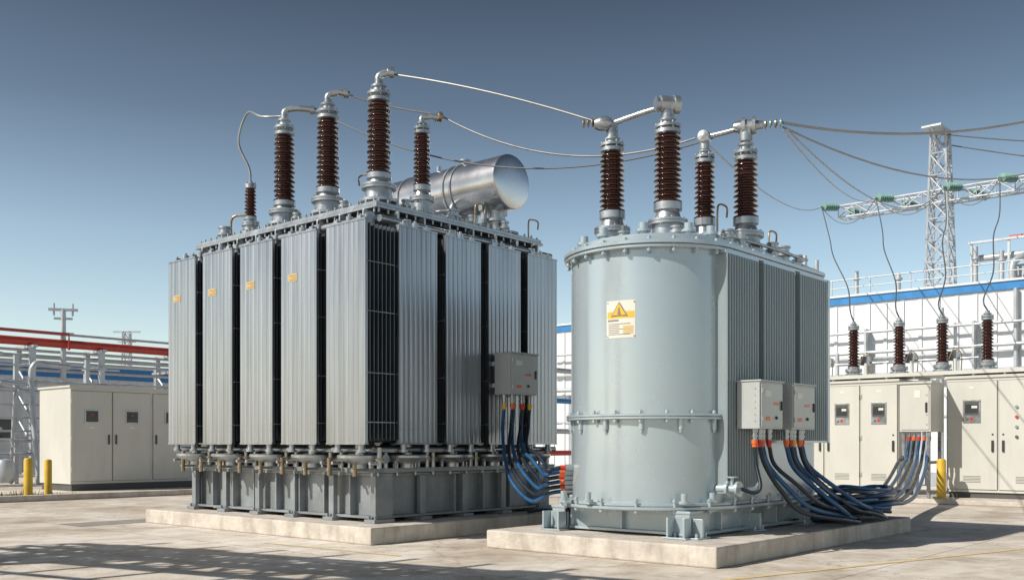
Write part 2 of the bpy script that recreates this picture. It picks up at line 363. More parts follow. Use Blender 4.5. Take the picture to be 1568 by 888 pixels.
mb.tube([(.5,.3,1.02),(.5,4.9,1.02)],.06,m=0,sub=1,seg=12); mb.tube([(.3,.52,1.02),(3.9,.52,1.02)],.06,m=0,sub=1,seg=12)
mb.box(.42,4.0,.42,4.85,.84,.90,2)
for i in range(9):
    b=.6+i*.5; mb.box(.22,.42,b-.02,b+.02,.86,.895,2); mb.cyl((.25,b,.80),(.25,b,1.02),.03,seg=8,m=1)
for i in range(14):
    b=.5+i*.32; mb.cyl((.45,b,.80),(.45,b,.96),.02,seg=6,m=0)
for i in range(11):
    a=.5+i*.32; mb.cyl((a,.45,.80),(a,.45,.96),.02,seg=6,m=0)
mb.build('oil_headers_and_valves',T1,['steel','brass','base'],bevel=.004)
mb=MB()
def ibeam_u(a,b0,b1,z0,z1,w=.2,st=.6,side=-1):
    mb.box(a-w/2,a+w/2,b0,b1,z0,z0+.03); mb.box(a-w/2,a+w/2,b0,b1,z1-.03,z1); mb.box(a-.012,a+.012,b0+.01,b1-.01,z0+.03,z1-.03)
    n=max(1,int((b1-b0)/st))
    for i in range(n+1):
        b=b0+.02+(b1-b0-.04)*i/n; mb.box(a-w/2+.01,a+w/2-.01,b-.012,b+.012,z0+.03,z1-.03)
def ibeam_v(b,a0,a1,z0,z1,w=.2,st=.6):
    mb.box(a0,a1,b-w/2,b+w/2,z0,z0+.03); mb.box(a0,a1,b-w/2,b+w/2,z1-.03,z1); mb.box(a0+.01,a1-.01,b-.012,b+.012,z0+.03,z1-.03)
    n=max(1,int((a1-a0)/st))
    for i in range(n+1):
        a=a0+.02+(a1-a0-.04)*i/n; mb.box(a-.012,a+.012,b-w/2+.01,b+w/2-.01,z0+.03,z1-.03)
ibeam_u(.62,.45,4.75,.26,.835,.26,.52); ibeam_u(3.8,.45,4.75,.26,.835,.26,.52)
ibeam_v(.60,.76,3.66,.262,.832,.24,.58); ibeam_v(4.6,.76,3.66,.262,.832,.24,.58)
ibeam_v(2.6,.76,3.66,.262,.832,.24,.58)
for b in [.5+i*.83 for i in range(6)]:
    for a in(.56,): 
        mb.box(a-.16,a+.18,b-.10,b+.10,.212,.258)
        mb.cyl((a-.11,b-.06,.25),(a-.11,b-.06,.30),.02,seg=6); mb.cyl((a-.11,b+.06,.25),(a-.11,b+.06,.30),.02,seg=6)
        mb.prism([(a-.10,b-.05),(a-.03,b-.05),(a-.03,b+.05),(a-.10,b+.05)],.29,.80)
for a in [1.3+i*.8 for i in range(4)]:
    mb.box(a-.10,a+.10,.40,.72,.212,.258)
    mb.prism([(a-.05,.47),(a+.05,.47),(a+.05,.54),(a-.05,.54)],.29,.80)
mb.build('base_frame',T1,['base'],bevel=.004)
def ctrl_box(par,name,a0,a1,b0,b1,z0,z1,glands,cols,back=.1):
    mb=MB(); mb.box(a0,a1,b0,b1,z0,z1,0)
    mb.box(a0+.02,a1-.02,b0-.014,b0,z0+.02,z1-.02,0)
    mb.box(a0-.012,a1+.012,b0-.025,b1+.01,z1,z1+.015,0)
    mb.box(a1-.07,a1-.05,b0-.03,b0-.014,z0+(z1-z0)*.4,z0+(z1-z0)*.6,2)
    mb.box(a0+.1,a0+.24,b0-.018,b0-.014,z1-.16,z1-.09,3)
    mb.box(a0+.30,a0+.42,b0-.018,b0-.014,z0+.26,z0+.29,4)
    mb.box(a0+.12,a0+.22,b0-.018,b0-.014,z0+.09,z0+.13,4)
    mb.cyl((a0+.36,b0-.03,z0+.12),(a0+.36,b0-.012,z0+.12),.018,seg=10,m=2)
    for zz in(z0+.08,z1-.12): mb.cyl((a0+.03,b0-.02,zz),(a0+.03,b0-.02,zz+.05),.012,seg=8,m=1)
    mb.box(a0+.03,a0+.07,b1,b1+back,z0+.1,z0+.16,1); mb.box(a1-.07,a1-.03,b1,b1+back,z0+.1,z0+.16,1)
    mb.box(a0+.03,a0+.07,b1,b1+back,z1-.16,z1-.1,1)
    for i in range(6): mb.cyl((a0-.004,b0+.05,z0+.08+i*.07),(a0+.01,b0+.05,z0+.08+i*.07),.008,seg=6,m=1)
    for (a,b),c in zip(glands,cols):
        mb.cyl((a,b,z0-.04),(a,b,z0),.036,seg=10,m=1); mb.cyl((a,b,z0-.12),(a,b,z0-.04),.028,seg=8,m=1); mb.cyl((a,b,z0-.09),(a,b,z0-.07),.036,seg=10,m=1); mb.cyl((a,b,z0-.165),(a,b,z0-.12),.034,seg=10,m=c); mb.cyl((a,b,z0-.20),(a,b,z0-.165),.028,seg=10,m=c)
    return mb.build(name,par,['boxp','steel','black','cream','orange','redp','lyellow'],bevel=.006)
gl=[(2.40,.02),(2.50,-.04),(2.60,.02),(2.70,-.04),(2.79,.02),(2.87,-.04)]
ctrl_box(T1,'control_box',2.33,2.91,-.15,.13,1.88,2.44,gl,[6,4,4,5,4,6])
# ------------------------------------------------------------------ TRANSFORMER 2
T2=empty('power_transformer',P2)
ca,cb=1.3,1.55
def obround(R,afar,rc=.25,n=72,c0=None):
    o=[]
    for i in range(n+1):
        t=math.pi/2+math.pi*i/n
        o.append((ca+R*math.cos(t),cb+R*math.sin(t)))
    for i in range(7):
        t=-math.pi/2+math.pi/2*i/6; o.append((afar-rc+rc*math.cos(t),cb-R+rc+rc*math.sin(t)))
    for i in range(7):
        t=math.pi/2*i/6; o.append((afar-rc+rc*math.cos(t),cb+R-rc+rc*math.sin(t)))
    return o
mb=MB()
mb.prism(obround(.95,3.75),.57,1.47,0,True); mb.prism(obround(.95,3.75),1.53,3.30,0,True)
mb.build('tank_body',T2,['grey'])
mb=MB()
def rim(R,af,z0,z1,ch=.006):
    mb.prism(obround(R,af),z0+ch,z1-ch,0,True)
    for (r,za,zb) in((R,z1-ch,z1),(R,z0+ch,z0)):
        o1=obround(R,af); o2=obround(R-ch,af-ch); n=len(o1)
        vs=[(x,y,za) for x,y in o1]+[(x,y,zb) for x,y in o2]
        mb.add(vs,[(i,(i+1)%n,n+(i+1)%n,n+i) for i in range(n)],0,False)
        mb.add([(x,y,zb) for x,y in o2],[tuple(range(n))],0)
rim(1.02,3.85,1.470,1.498); rim(1.02,3.85,1.502,1.53)
rim(1.03,3.87,3.30,3.335); rim(1.045,3.87,3.339,3.385); rim(.97,3.80,3.387,3.43); rim(.90,3.70,3.432,3.47)
rim(1.08,3.9,.50,.535); rim(1.03,3.9,.537,.57)
mb.build('tank_flanges',T2,['grey'])
mb=MB()
def ring(R,afar,z0,z1,r,sp):
    pts=[]
    n=int(math.pi*R/sp)
    for i in range(n+1):
        t=math.pi/2+math.pi*i/n; pts.append((ca+R*math.cos(t),cb+R*math.sin(t)))
    k=int((afar-ca)/sp)
    for i in range(1,k): pts.append((ca+i*sp,cb-R)); pts.append((ca+i*sp,cb+R))
    for x,y in pts:
        mb.cyl((x,y,z0),(x,y,z1),r*.6,seg=8); mb.cyl((x,y,z1-.035),(x,y,z1-.01),r,seg=6); mb.cyl((x,y,z0+.01),(x,y,z0+.035),r,seg=6)
ring(1.0,3.6,3.25,3.42,.026,.26); ring(.99,3.6,1.43,1.57,.022,.27); ring(1.04,3.7,.46,.62,.028,.40)
for i in range(7):
    t=math.radians(105+i*25)
    c,s_=math.cos(t),math.sin(t)
    mb.cyl((ca+.965*c,cb+.965*s_,1.36),(ca+.965*c,cb+.965*s_,1.47),.028,seg=10); mb.cyl((ca+.965*c,cb+.965*s_,1.33),(ca+.965*c,cb+.965*s_,1.36),.018,seg=8)
for t in (105,135,170,205,240,262):
    t=math.radians(t); x,y=ca+.82*math.cos(t),cb+.82*math.sin(t)
    mb.cyl((x,y,3.47),(x,y,3.60),.05,seg=10); mb.cyl((x,y,3.50),(x,y,3.53),.08,seg=12)
for (x,y) in((.30,2.1),(.60,.72),(.98,.60),(.22,1.7)):
    mb.cyl((x,y,.57),(x,y,.68),.035,seg=10); mb.cyl((x,y,.57),(x,y,.60),.06,seg=10)
mb.cyl((1.12,.62,.72),(1.12,.36,.72),.05,seg=12); mb.cyl((1.12,.50,.72),(1.12,.47,.72),.085,seg=14); mb.cyl((1.12,.38,.72),(1.12,.35,.72),.085,seg=14); mb.cyl((1.12,.44,.72),(1.12,.44,.84),.02); mb.cyl((1.12,.44,.84),(1.12,.44,.855),.06)
mb.tube([(1.12,.36,.72),(1.35,.30,.72),(1.5,.30,.8)],.02,m=0)
mb.build('bolts_and_valves',T2,['grey'])
mb=MB()
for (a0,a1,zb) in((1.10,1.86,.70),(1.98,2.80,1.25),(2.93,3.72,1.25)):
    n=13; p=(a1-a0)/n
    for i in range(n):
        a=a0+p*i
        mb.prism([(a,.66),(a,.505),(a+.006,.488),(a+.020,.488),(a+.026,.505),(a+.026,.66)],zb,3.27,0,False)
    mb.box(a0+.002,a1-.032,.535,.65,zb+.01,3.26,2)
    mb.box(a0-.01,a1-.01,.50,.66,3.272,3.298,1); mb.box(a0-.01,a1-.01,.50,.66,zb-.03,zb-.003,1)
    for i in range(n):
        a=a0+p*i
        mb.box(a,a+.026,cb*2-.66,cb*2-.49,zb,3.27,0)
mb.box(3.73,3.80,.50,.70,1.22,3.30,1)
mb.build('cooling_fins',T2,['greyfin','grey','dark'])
mb=MB()
bushing(mb,1.1,2.0,3.47,3.93,4.63,4.86,.155,12)
bushing(mb,1.2,1.3,3.47,3.94,4.72,4.96,.165,13)
bushing(mb,2.2,1.4,3.47,3.95,4.62,4.84,.135,11)
bushing(mb,2.3,.9,3.47,3.90,4.58,4.86,.155,11)
mb.cyl((1.1,2.0,4.80),(1.1,2.0,4.98),.07,m=0)
mb.lathe((1.02,2.06,4.97),[(.0,-.1),(.06,-.09),(.09,-.03),(.09,.05),(.06,.11),(0,.12)],14,0,axis=(-.6,1,0.0))
mb.lathe((1.2,1.3,5.07),[(.0,-.15),(.075,-.15),(.075,-.1),(.095,-.1),(.095,.06),(.11,.06),(.11,.13),(.06,.14),(0,.15)],18,0,axis=(.85,-.6,0))
mb.cyl((1.2,1.3,4.9),(1.2,1.3,5.05),.075)
mb.tube([(1.2,1.3,5.06),(1.15,1.62,5.03),(1.1,1.98,4.98)],.035,m=0,seg=10)
mb.cyl((2.2,1.4,4.80),(2.2,1.4,4.92),.06); mb.lathe((2.2,1.4,4.95),[(0,-.09),(.07,-.08),(.08,0),(.07,.08),(0,.09)],14,0,axis=(1,.3,0))
mb.tube([(2.2,1.4,4.95),(2.25,1.15,4.97),(2.3,.9,5.0)],.035,m=0,seg=10)
mb.cyl((2.3,.9,4.82),(2.3,.9,4.96),.08)
mb.lathe((2.3,.9,5.0),[(0,-.14),(.06,-.14),(.08,-.08),(.08,-.04),(.11,-.04),(.11,0),(.08,0),(.08,.08),(.11,.08),(.11,.12),(.06,.12),(.05,.2),(0,.2)],16,0,axis=(.4,-1,0))
for k in range(4): mb.lathe((2.38+.022*k,.70-.055*k,5.0),[(.02,0),(.05,.005),(.055,.02),(.02,.035)],12,3 if k%2 else 2,axis=(.4,-1,0))
for k in range(4): mb.lathe((.98-.02*k,2.12+.05*k,4.99),[(.02,0),(.05,.005),(.05,.015),(.02,.025)],12,2,axis=(-.4,1,0))
mb.build('bushings',T2,['steel','cer','brass','green'])
mb=MB()
hook(1.8,1.0,3.45,.55,.22,0); hook(2.9,.9,3.45,.4,.2,0)
for (x,y,h,r) in [(1.6,.75,.16,.06),(1.85,.72,.2,.05),(2.7,.75,.18,.06),(3.1,.8,.2,.07),(3.4,.75,.13,.05),(.75,1.6,.12,.06),(.9,1.0,.12,.06),(1.5,1.7,.2,.08),(2.9,1.5,.3,.07)]:
    mb.cyl((x,y,3.45),(x,y,3.45+h),r,m=1); mb.cyl((x,y,3.45+h*.5),(x,y,3.45+h*.5+.03),r*1.5,m=1); mb.cyl((x,y,3.45+h),(x,y,3.45+h+.02),r*1.25,m=1)
mb.tube([(1.4,.75,3.56),(2.4,.7,3.56),(3.6,.72,3.56)],.02,m=1)
mb.build('cover_piping',T2,['brass','steel'])
mb=MB()
ibeam_v(.72,.55,4.6,.23,.495,.2,.62); ibeam_v(2.38,.55,4.6,.23,.495,.2,.62)
ibeam_u(.70,.83,2.27,.232,.492,.16,.7)
ibeam_u(2.6,.83,2.27,.232,.492,.16,.7); ibeam_u(4.4,.83,2.27,.232,.492,.16,.7)
for b in(.66,2.44):
    for a in(.62,1.9,3.2,4.5):
        mb.box(a-.13,a+.13,b-.17,b+.17,.211,.229)
        for dx,dy in((-.09,-.13),(.09,-.13),(-.09,.13),(.09,.13)): mb.cyl((a+dx,b+dy,.22),(a+dx,b+dy,.27),.018,seg=6)
        mb.box(a-.02,a+.02,b-.16,b+.16,.23,.42)
for b in(2.28,2.5,.62,.82):
    mb.prism([(.42,b-.012),(.56,b-.012),(.56,b+.012),(.42,b+.012)],.23,.43)
mb.box(.40,.60,2.24,2.54,.212,.229); mb.box(.40,.60,.58,.86,.212,.229)
mb.build('base_skid',T2,['grey'],bevel=.004)
def patch(mb,t0,t1,z0,z1,r,m):
    n=8; vs=[];fs=[]
    for i in range(n+1):
        t=math.radians(t0+(t1-t0)*i/n); c,s_=math.cos(t),math.sin(t)
        vs+= [(ca+r*c,cb+r*s_,z0),(ca+r*c,cb+r*s_,z1)]
    for i in range(n): fs.append((2*i,2*i+2,2*i+3,2*i+1))
    mb.add(vs,fs,m,True)
mb=MB(); t0,t1=180.5,201.0; za,zb=2.35,2.755
patch(mb,t0,t1,za,zb,.953,0)
patch(mb,t0+.7,t1-.7,2.565,2.635,.955,1)
patch(mb,t0+1,t0+9,2.53,2.55,.955,2)
for i in range(7): patch(mb,t0+1.5,t0+(9.5 if i%3 else 17),2.385+i*.019,2.392+i*.019,.955,2)
for i in range(4): patch(mb,t0+12,t1-1.5,2.40+i*.022,2.41+i*.022,.957,1)
def tri(mb,t,z,hw,h,r,m):
    tw=math.degrees(hw/r)
    P=[(t-tw,z),(t+tw,z),(t,z+h)]
    vs=[(ca+r*math.cos(math.radians(a)),cb+r*math.sin(math.radians(a)),zz) for a,zz in P]
    mb.add(vs,[(0,1,2)],m)
tri(mb,t0+9.5,2.585,.10,.155,.962,2); tri(mb,t0+9.5,2.594,.082,.13,.966,1); tri(mb,t0+9.5,2.605,.018,.085,.970,2)
for z in(za+.02,zb-.02):
    for t in(t0+.9,t1-.9):
        c,s_=math.cos(math.radians(t)),math.sin(math.radians(t)); mb.cyl((ca+.95*c,cb+.95*s_,z),(ca+.96*c,cb+.96*s_,z),.008,seg=8,m=3)
mb.build('warning_label',T2,['cream','lyellow','ltext','steel'])
glA=[(1.36,.30),(1.47,.30),(1.58,.32),(1.70,.30)]
ctrl_box(T2,'control_box_1',1.28,1.82,.20,.47,1.37,1.88,glA,[4,5,4,5],back=.03)
glB=[(2.13,.30),(2.24,.30),(2.36,.32),(2.48,.30),(2.58,.32)]
ctrl_box(T2,'control_box_2',2.07,2.66,.20,.47,1.37,1.88,glB,[4,5,6,4,5],back=.03)
# ------------------------------------------------------------------ BACKGROUND RIGHT CABINETS
PC=Vector((9.08,20.6,0))
def cab_row(name,loc,b0,b1,doors,depth=1.3,h=2.5,panel=-1):
    e=empty(name,loc); mb=MB()
    mb.box(.04,depth-.04,b0+.04,b1-.04,.1,.22,1); mb.box(0,depth,b0,b1,.22,h,0); mb.box(-.03,depth+.03,b0-.03,b1+.03,h,h+.05,0)
    n=doors; w=(b1-b0)/n
    for i in range(n):
        y0=b0+w*i+.02;y1=b0+w*(i+1)-.02
        mb.box(-.002,0.0,y0-.012,y1+.012,.27,h-.06,1)
        mb.box(-.022,-.002,y0,y1,.28,h-.07,0)
        yc=(y0+y1)/2; ww=min(.17,w*.2)
        if i!=panel:
            mb.box(-.034,-.022,yc-ww,yc+ww,h-.92,h-.45,7); mb.box(-.038,-.034,yc-ww+.03,yc+ww-.03,h-.76,h-.48,1)
            mb.box(-.040,-.038,yc-ww+.05,yc+ww-.05,h-.72,h-.54,2); mb.box(-.041,-.0402,yc-ww+.06,yc+.0,h-.62,h-.57,4); mb.box(-.037,-.034,yc-.03,yc+.03,h-.87,h-.81,3); mb.box(-.037,-.034,yc+.06,yc+.10,h-.87,h-.83,1)
        else:
            for r_ in range(4):
                for c_ in range(3): mb.cyl((-.05,yc-.25+c_*.2,1.35+r_*.2),(-.022,yc-.25+c_*.2,1.35+r_*.2),.03,seg=10,m=[3,6,1,6][(r_+c_)%4])
        hy=y1-.08 if i%2 else y0+.08
        mb.box(-.05,-.022,hy-.02,hy+.02,1.05,1.28,2); mb.cyl((-.03,hy,1.40),(-.02,hy,1.40),.02,seg=8,m=2)
        mb.box(-.025,-.022,yc-.05,yc+.05,h-.22,h-.18,4)
        for zz in(.5,1.3,h-.35):
            oy=y0+.005 if i%2 else y1-.005
            mb.cyl((-.03,oy,zz),(-.03,oy,zz+.09),.014,seg=6,m=0)
        for k in range(5): mb.box(-.024,-.022,yc-ww,yc+ww,.42+k*.03,.43+k*.03,1)
    mb.build('cabinet_body',e,['cab','cabseam','glass','redp','cream','blue','green','steel'],bevel=.008)
    return e
cab_row('electrical_cabinet',PC,1.0,4.3,4,h=2.56)
cab_row('electrical_cabinet',PC,-3.0,0.0,3,h=2.56,panel=1)
mb=MB()
mb.box(-1.0,3.0,-8,6,0.0,.10,0); mb.build('kerb',None,['concp'],bevel=.02,loc=PC,rot=ANG)
e=empty('junction_box',Vector((8.49,20.0,0))); mb=MB()
mb.box(0,.8,0,.62,1.46,2.44,0); mb.box(-.015,0,.03,.59,1.50,2.40,0); mb.box(-.03,.83,-.03,.65,2.44,2.48,0)
mb.box(-.03,-.015,.06,.10,1.85,2.05,2); mb.box(-.02,-.015,.2,.32,2.15,2.3,3)
for i in range(4): mb.cyl((.03,.07,1.6+i*.2),(-.02,.07,1.6+i*.2),.015,seg=6,m=1)
for x in(.06,.74):
    for y in(.06,.56): mb.box(x-.03,x+.03,y-.03,y+.03,.1,1.46,1)
mb.box(.06,.74,.05,.07,.8,.86,1)
for i in range(6):
    y=.06+i*.10; mb.cyl((.1,y,1.36),(.1,y,1.46),.035,seg=8,m=1); mb.cyl((.1,y,1.28),(.1,y,1.36),.038,seg=8,m=4 if i%2 else 5)
mb.build('box_body',e,['cab','steel','black','cream','orange','redp'],bevel=.006)
e=empty('bushing_platform',PC); mb=MB()
mb.box(.1,1.2,-3.0,4.0,2.66,2.74,2)
for i in range(12): mb.box(.15,1.15,-2.9+i*.6,-2.86+i*.6,2.61,2.66,2)
for b in(2.18,1.157,.244,-.66,-1.6,3.2):
    bushing(mb,.5,b,2.74,2.95,3.78,3.98,.135,12,0,1,16)
    mb.cyl((.5,b,3.72),(.5,b,3.79),.075,m=3,seg=12); mb.cyl((.5,b,2.90),(.5,b,2.94),.12,m=3,seg=12)
for b in(1.7,.7,-.2,2.6): 
    mb.tube([(.3,b,2.74),(.3,b,3.1),(.3,b+.15,3.2),(.3,b+.25,3.0)],.012,m=4); mb.cyl((.25,b+.1,2.74),(.25,b+.1,3.0),.04,m=2,seg=8)
    mb.tube([(.8,b+.3,2.74),(.8,b+.3,3.3)],.02,m=0,sub=1); mb.tube([(.8,b-.2,3.05),(.8,b+.7,3.05)],.02,m=0,sub=1); mb.box(.7,.85,b+.2,b+.4,3.0,3.2,0)
mb.build('platform_and_bushings',e,['steel','cer','cab','orange','brass'])
# ------------------------------------------------------------------ BUILDINGS
def building(name,loc,rot,L0,L1,depth,h,st=.24):
    e=empty(name,loc,rot); mb=MB()
    mb.box(0,depth,L0,L1,0,h-st,0)
    y=L0
    while y<L1:
        mb.box(-.035,0,y,y+.10,0.4,h-st-.05,0); y+=.5
    for zz in(h*.35,h*.66): mb.box(-.045,-.0355,L0,L1,zz,zz+.05,4)
    mb.box(-.06,depth+.06,L0-.06,L1+.06,h-st,h-.02,1)
    mb.box(-.10,depth+.1,L0-.1,L1+.1,h-.02,h+.04,0)
    mb.box(-.05,-.0,L0,L1,0,.4,2)
    k=0;y=L0+1.5
    while y<L1-2.5:
        if k%3==0:
            mb.box(-.05,-.036,y,y+2.2,.02,3.0,2); mb.box(-.07,-.05,y+.1,y+2.1,.05,2.9,4)
        else:
            mb.box(-.06,-.036,y,y+1.8,1.3,2.3,0); mb.box(-.068,-.06,y+.07,y+.87,1.37,2.23,3); mb.box(-.068,-.06,y+.93,y+1.73,1.37,2.23,3)
        y+=3.6;k+=1
    y=L0+3
    while y<L1: mb.cyl((-.12,y,.2),(-.12,y,h-st),.06,seg=8,m=4); y+=7
    mb.build('walls_roof_doors',e,['white','blue','roof','glass','lattice'])
    return e
PB=Vector((12.16,28.0,0))
eb=building('white_factory_building',PB,ANG,-12,15.5,14,5.65)
mb=MB(); h=5.7
y=-11
while y<9: mb.cyl((.5,y,h),(.5,y,h+.55),.02,seg=6); y+=1.2
mb.tube([(.5,-11,h+.55),(.5,8.8,h+.55)],.022,sub=1,seg=6); mb.tube([(.5,-11,h+.3),(.5,8.8,h+.3)],.018,sub=1,seg=6)
for (b,hh) in((4.2,1.4),(4.6,1.6),(2.9,.9),(1.6,.7),(-.6,1.2),(-1.3,1.0),(-2.2,1.8),(-3.1,1.4)):
    mb.cyl((1.2,b,h),(1.2,b,h+hh),.07,seg=10); mb.cyl((1.2,b,h+hh*.7),(1.2,b,h+hh*.7+.05),.12,seg=10)
mb.tube([(1.5,-12,h+.9),(1.5,-.6,h+.9)],.10,sub=1,seg=12,m=0)
mb.tube([(2.0,-12,h+1.5),(2.0,-1.3,h+1.5)],.06,sub=1,seg=8,m=1)
mb.tube([(1.2,-1.6,h),(1.2,-1.6,h+.6),(1.5,-1.9,h+.9)],.1,sub=5,seg=10)
mb.box(1.7,3.2,-6,-1.4,h,h+.65,0); mb.box(1.5,3.4,-4.5,-2.2,h+.65,h+1.0,2)
for b in(-6.2,-5,-3.8,-2.6,-1.5,-.5): mb.box(1.24,1.3,b,b+.06,h,h+1.35,0)
mb.box(1.20,1.29,-8,-.4,h+1.30,h+1.36,0)
mb.build('rooftop_pipework',eb,['lattice','red','boxp'])
mb=MB()
for zz,r in((3.9,.05),(3.2,.08),(4.5,.04)): mb.tube([(-.3,-8,zz),(-.3,14,zz)],r,sub=1,seg=8)
for b in range(-7,14,3):
    mb.box(-.34,-.07,b,b+.06,3.0,4.6,0); mb.cyl((-.5,b+.8,.1),(-.5,b+.8,5.0 if b%2 else 3.9),.06,seg=8)
mb.build('wall_pipework',eb,['lattice'])
def building2(name,P,L0,L1,depth,h,st=.6):
    e=empty(name,P); mb=MB()
    mb.box(L0,L1,0,depth,0,h-st,0)
    x=L0
    while x<L1: mb.box(x,x+.1,-.035,0,.4,h-st-.05,0); x+=.5
    mb.box(L0-.06,L1+.06,-.06,depth+.06,h-st,h-.05,1); mb.box(L0-.1,L1+.1,-.1,depth+.1,h-.05,h+.02,0)
    for zz in(h*.3,h*.6): mb.box(L0,L1,-.05,-.036,zz,zz+.06,4)
    x=L0+2
    while x<L1-2:
        mb.box(x,x+1.8,-.06,-.036,1.4,2.4,0); mb.box(x+.08,x+.86,-.068,-.06,1.48,2.32,3); mb.box(x+.94,x+1.72,-.068,-.06,1.48,2.32,3); x+=4
    mb.build('walls_roof_windows',e,['white','blue','roof','glass','lattice']); return e
building2('white_workshop_building',Vector((-23.4,43,0)),-14,17,12,4.9)
building2('white_workshop_building',Vector((-4,62,0)),-2,26,12,6.5)
# ------------------------------------------------------------------ lattice pylon and gantry
def strut(mb,p,q,r,m=0): mb.cyl(p,q,r,seg=5,m=m)
def lattice_tower(mb,cx,cy,w0,w1,z0,z1,n,r=.035):
    lv=[]
    for k in range(n+1):
        t=k/n; w=w0+(w1-w0)*t; z=z0+(z1-z0)*t
        lv.append([(cx-w/2,cy-w/2,z),(cx+w/2,cy-w/2,z),(cx+w/2,cy+w/2,z),(cx-w/2,cy+w/2,z)])
    for k in range(n):
        for i in range(4):
            j=(i+1)%4
            strut(mb,lv[k][i],lv[k+1][i],r*1.3); strut(mb,lv[k][i],lv[k+1][j],r*.7); strut(mb,lv[k][j],lv[k+1][i],r*.7); strut(mb,lv[k+1][i],lv[k+1][j],r*.8)
def lattice_beam(mb,x,y0,y1,z,w,h,n,r=.03):
    lv=[]
    for k in range(n+1):
        y=y0+(y1-y0)*k/n; lv.append([(x-w/2,y,z-h/2),(x+w/2,y,z-h/2),(x+w/2,y,z+h/2),(x-w/2,y,z+h/2)])
    for k in range(n):
        for i in range(4):
            j=(i+1)%4
            strut(mb,lv[k][i],lv[k+1][i],r*1.3)
            if k%2: strut(mb,lv[k][i],lv[k+1][j],r*.8)
            else: strut(mb,lv[k][j],lv[k+1][i],r*.8)
            strut(mb,lv[k+1][i],lv[k+1][j],r*.7)
PT=Vector((13.9,32,0))
e=empty('lattice_pylon',PT); mb=MB()
lattice_tower(mb,0,0,1.1,.45,0,11.3,16,.032)
mb.box(-.9,.3,-.3,.3,11.28,11.34); strut(mb,(-.9,0,11.3),(0,0,10.6),.03)
lattice_beam(mb,0,-9,3.3,9.2,.5,.4,22,.026)
strut(mb,(0,-9,9.0),(0,-9,0),.12)
mb.build('lattice_frame',e,['lattice'])
mb=MB(); ends=[]
for t in(3.2,1.35,-.8,-2.4,-4.0):
    p=Vector((-.25,t,9.35)); d=Vector((-1,.35,-.12)).normalized()
    mb.cyl(p,p+d*.2,.03,seg=6,m=0)
    for k in range(8): mb.lathe(p+d*(.2+.09*k),[(.03,0),(.13,.01),(.14,.03),(.05,.06)],12,1,axis=d)
    q=p+d*.95; mb.cyl(p+d*.9,q+d*.1,.03,seg=6,m=0); ends.append(W(PT,q.x,q.y,q.z))
    p2=Vector((.25,t,9.35)); d2=Vector((1,-.35,-.12)).normalized()
    for k in range(8): mb.lathe(p2+d2*(.2+.09*k),[(.03,0),(.13,.01),(.14,.03),(.05,.06)],12,1,axis=d2)
    mb.cyl(p2,p2+d2*1.0,.025,seg=6,m=0)
mb.build('insulator_strings',e,['lattice','green'])
# ------------------------------------------------------------------ wires
def wire(p,q,sag,r=.014,m='wire',name='overhead_wire'):
    mb=MB(); pts=[]
    n=24
    for i in range(n+1):
        t=i/n; a=Vector(p).lerp(Vector(q),t); a.z-=sag*4*t*(1-t); pts.append(a)
    mb.tube(pts,r,seg=6,sub=1); return mb.build(name,None,[m])
def cur(pts,r,m,name,par=None,sub=10,seg=8):
    mb=MB(); mb.tube(pts,r,seg=seg,sub=sub); return mb.build(name,par,[m])
B1t=W(P1,.9,2.95,6.0); B0t=W(P1,.9,3.8,5.2)
C1t=W(P2,1.0,2.12,4.99); C3t=W(P2,2.15,1.5,4.95); C4t=W(P2,2.46,.50,5.0)
mb=MB()
def elbow(a,b,z,da,db,r=.045,L=.35,rise=.16):
    mb.tube([(a,b,z-.1),(a,b,z+rise*.5),(a+da*.12,b+db*.12,z+rise*.95),(a+da*L*.6,b+db*L*.6,z+rise),(a+da*L,b+db*L,z+rise-.03)],r,seg=12,sub=6)
    mb.cyl((a+da*L*.75,b+db*L*.75,z+rise-.01),(a+da*(L*.75+.05),b+db*(L*.75+.05),z+rise-.015),r*1.5,seg=12)
elbow(.9,.89,5.95,.75,-.66,.05,.20,.14); elbow(.9,1.95,5.95,.75,-.66,.045,.30,.12); elbow(.9,2.95,5.95,.75,-.66,.045,.50,.12); elbow(1.68,.89,5.64,.75,-.66,.04,.24,.06)
mb.lathe((1.84,.75,5.70),[(.0,0),(.05,.0),(.07,.02),(.07,.06),(.03,.08),(0,.1)],12,1,axis=(.75,-.66,0))
mb.build('terminal_elbows',T1,['steel','brass'])
wire(W(P1,1.05,.76,6.06),C1t,-.06,.015)
wire(W(P1,1.12,1.75,6.04),W(P1,1.80,.85,5.76),.03,.014)
wire(W(P1,1.27,2.62,6.04),W(P2,2.3,1.1,4.98),.62,.011,'wired')
wire(W(P1,1.92,.70,5.70),C3t,.36,.014,'wire')
cur([B0t-Vector((0,0,.1)),B0t+Vector((-.02,0,.15)),B0t+Vector((-.18,0,.55)),B0t+Vector((-.02,-.1,.95)),B1t+Vector((-.35,.1,-.02)),B1t+Vector((-.05,0,-.05))],.018,'wire','jumper_wire')
wire(C4t,Vector((8.6,13.0,6.05)),.38,.016)
wire(C4t+Vector((0,0,-.05)),Vector((12.6,20,7.9)),.95,.012,'wire')
wire(W(P2,2.2,1.4,4.9),ends[0],.4,.012,'wire'); wire(C4t+Vector((0,0,-.08)),ends[1],.4,.012,'wire'); wire(C4t+Vector((.05,0,-.08)),ends[2],.8,.012,'wire')
wire(W(PT,-.3,0,11.2),W(PT,2,-9,9.9),.3,.02,'wired'); wire(W(PT,0.3,0,11.0),W(PT,3,-12,8.2),.3,.02,'wired')
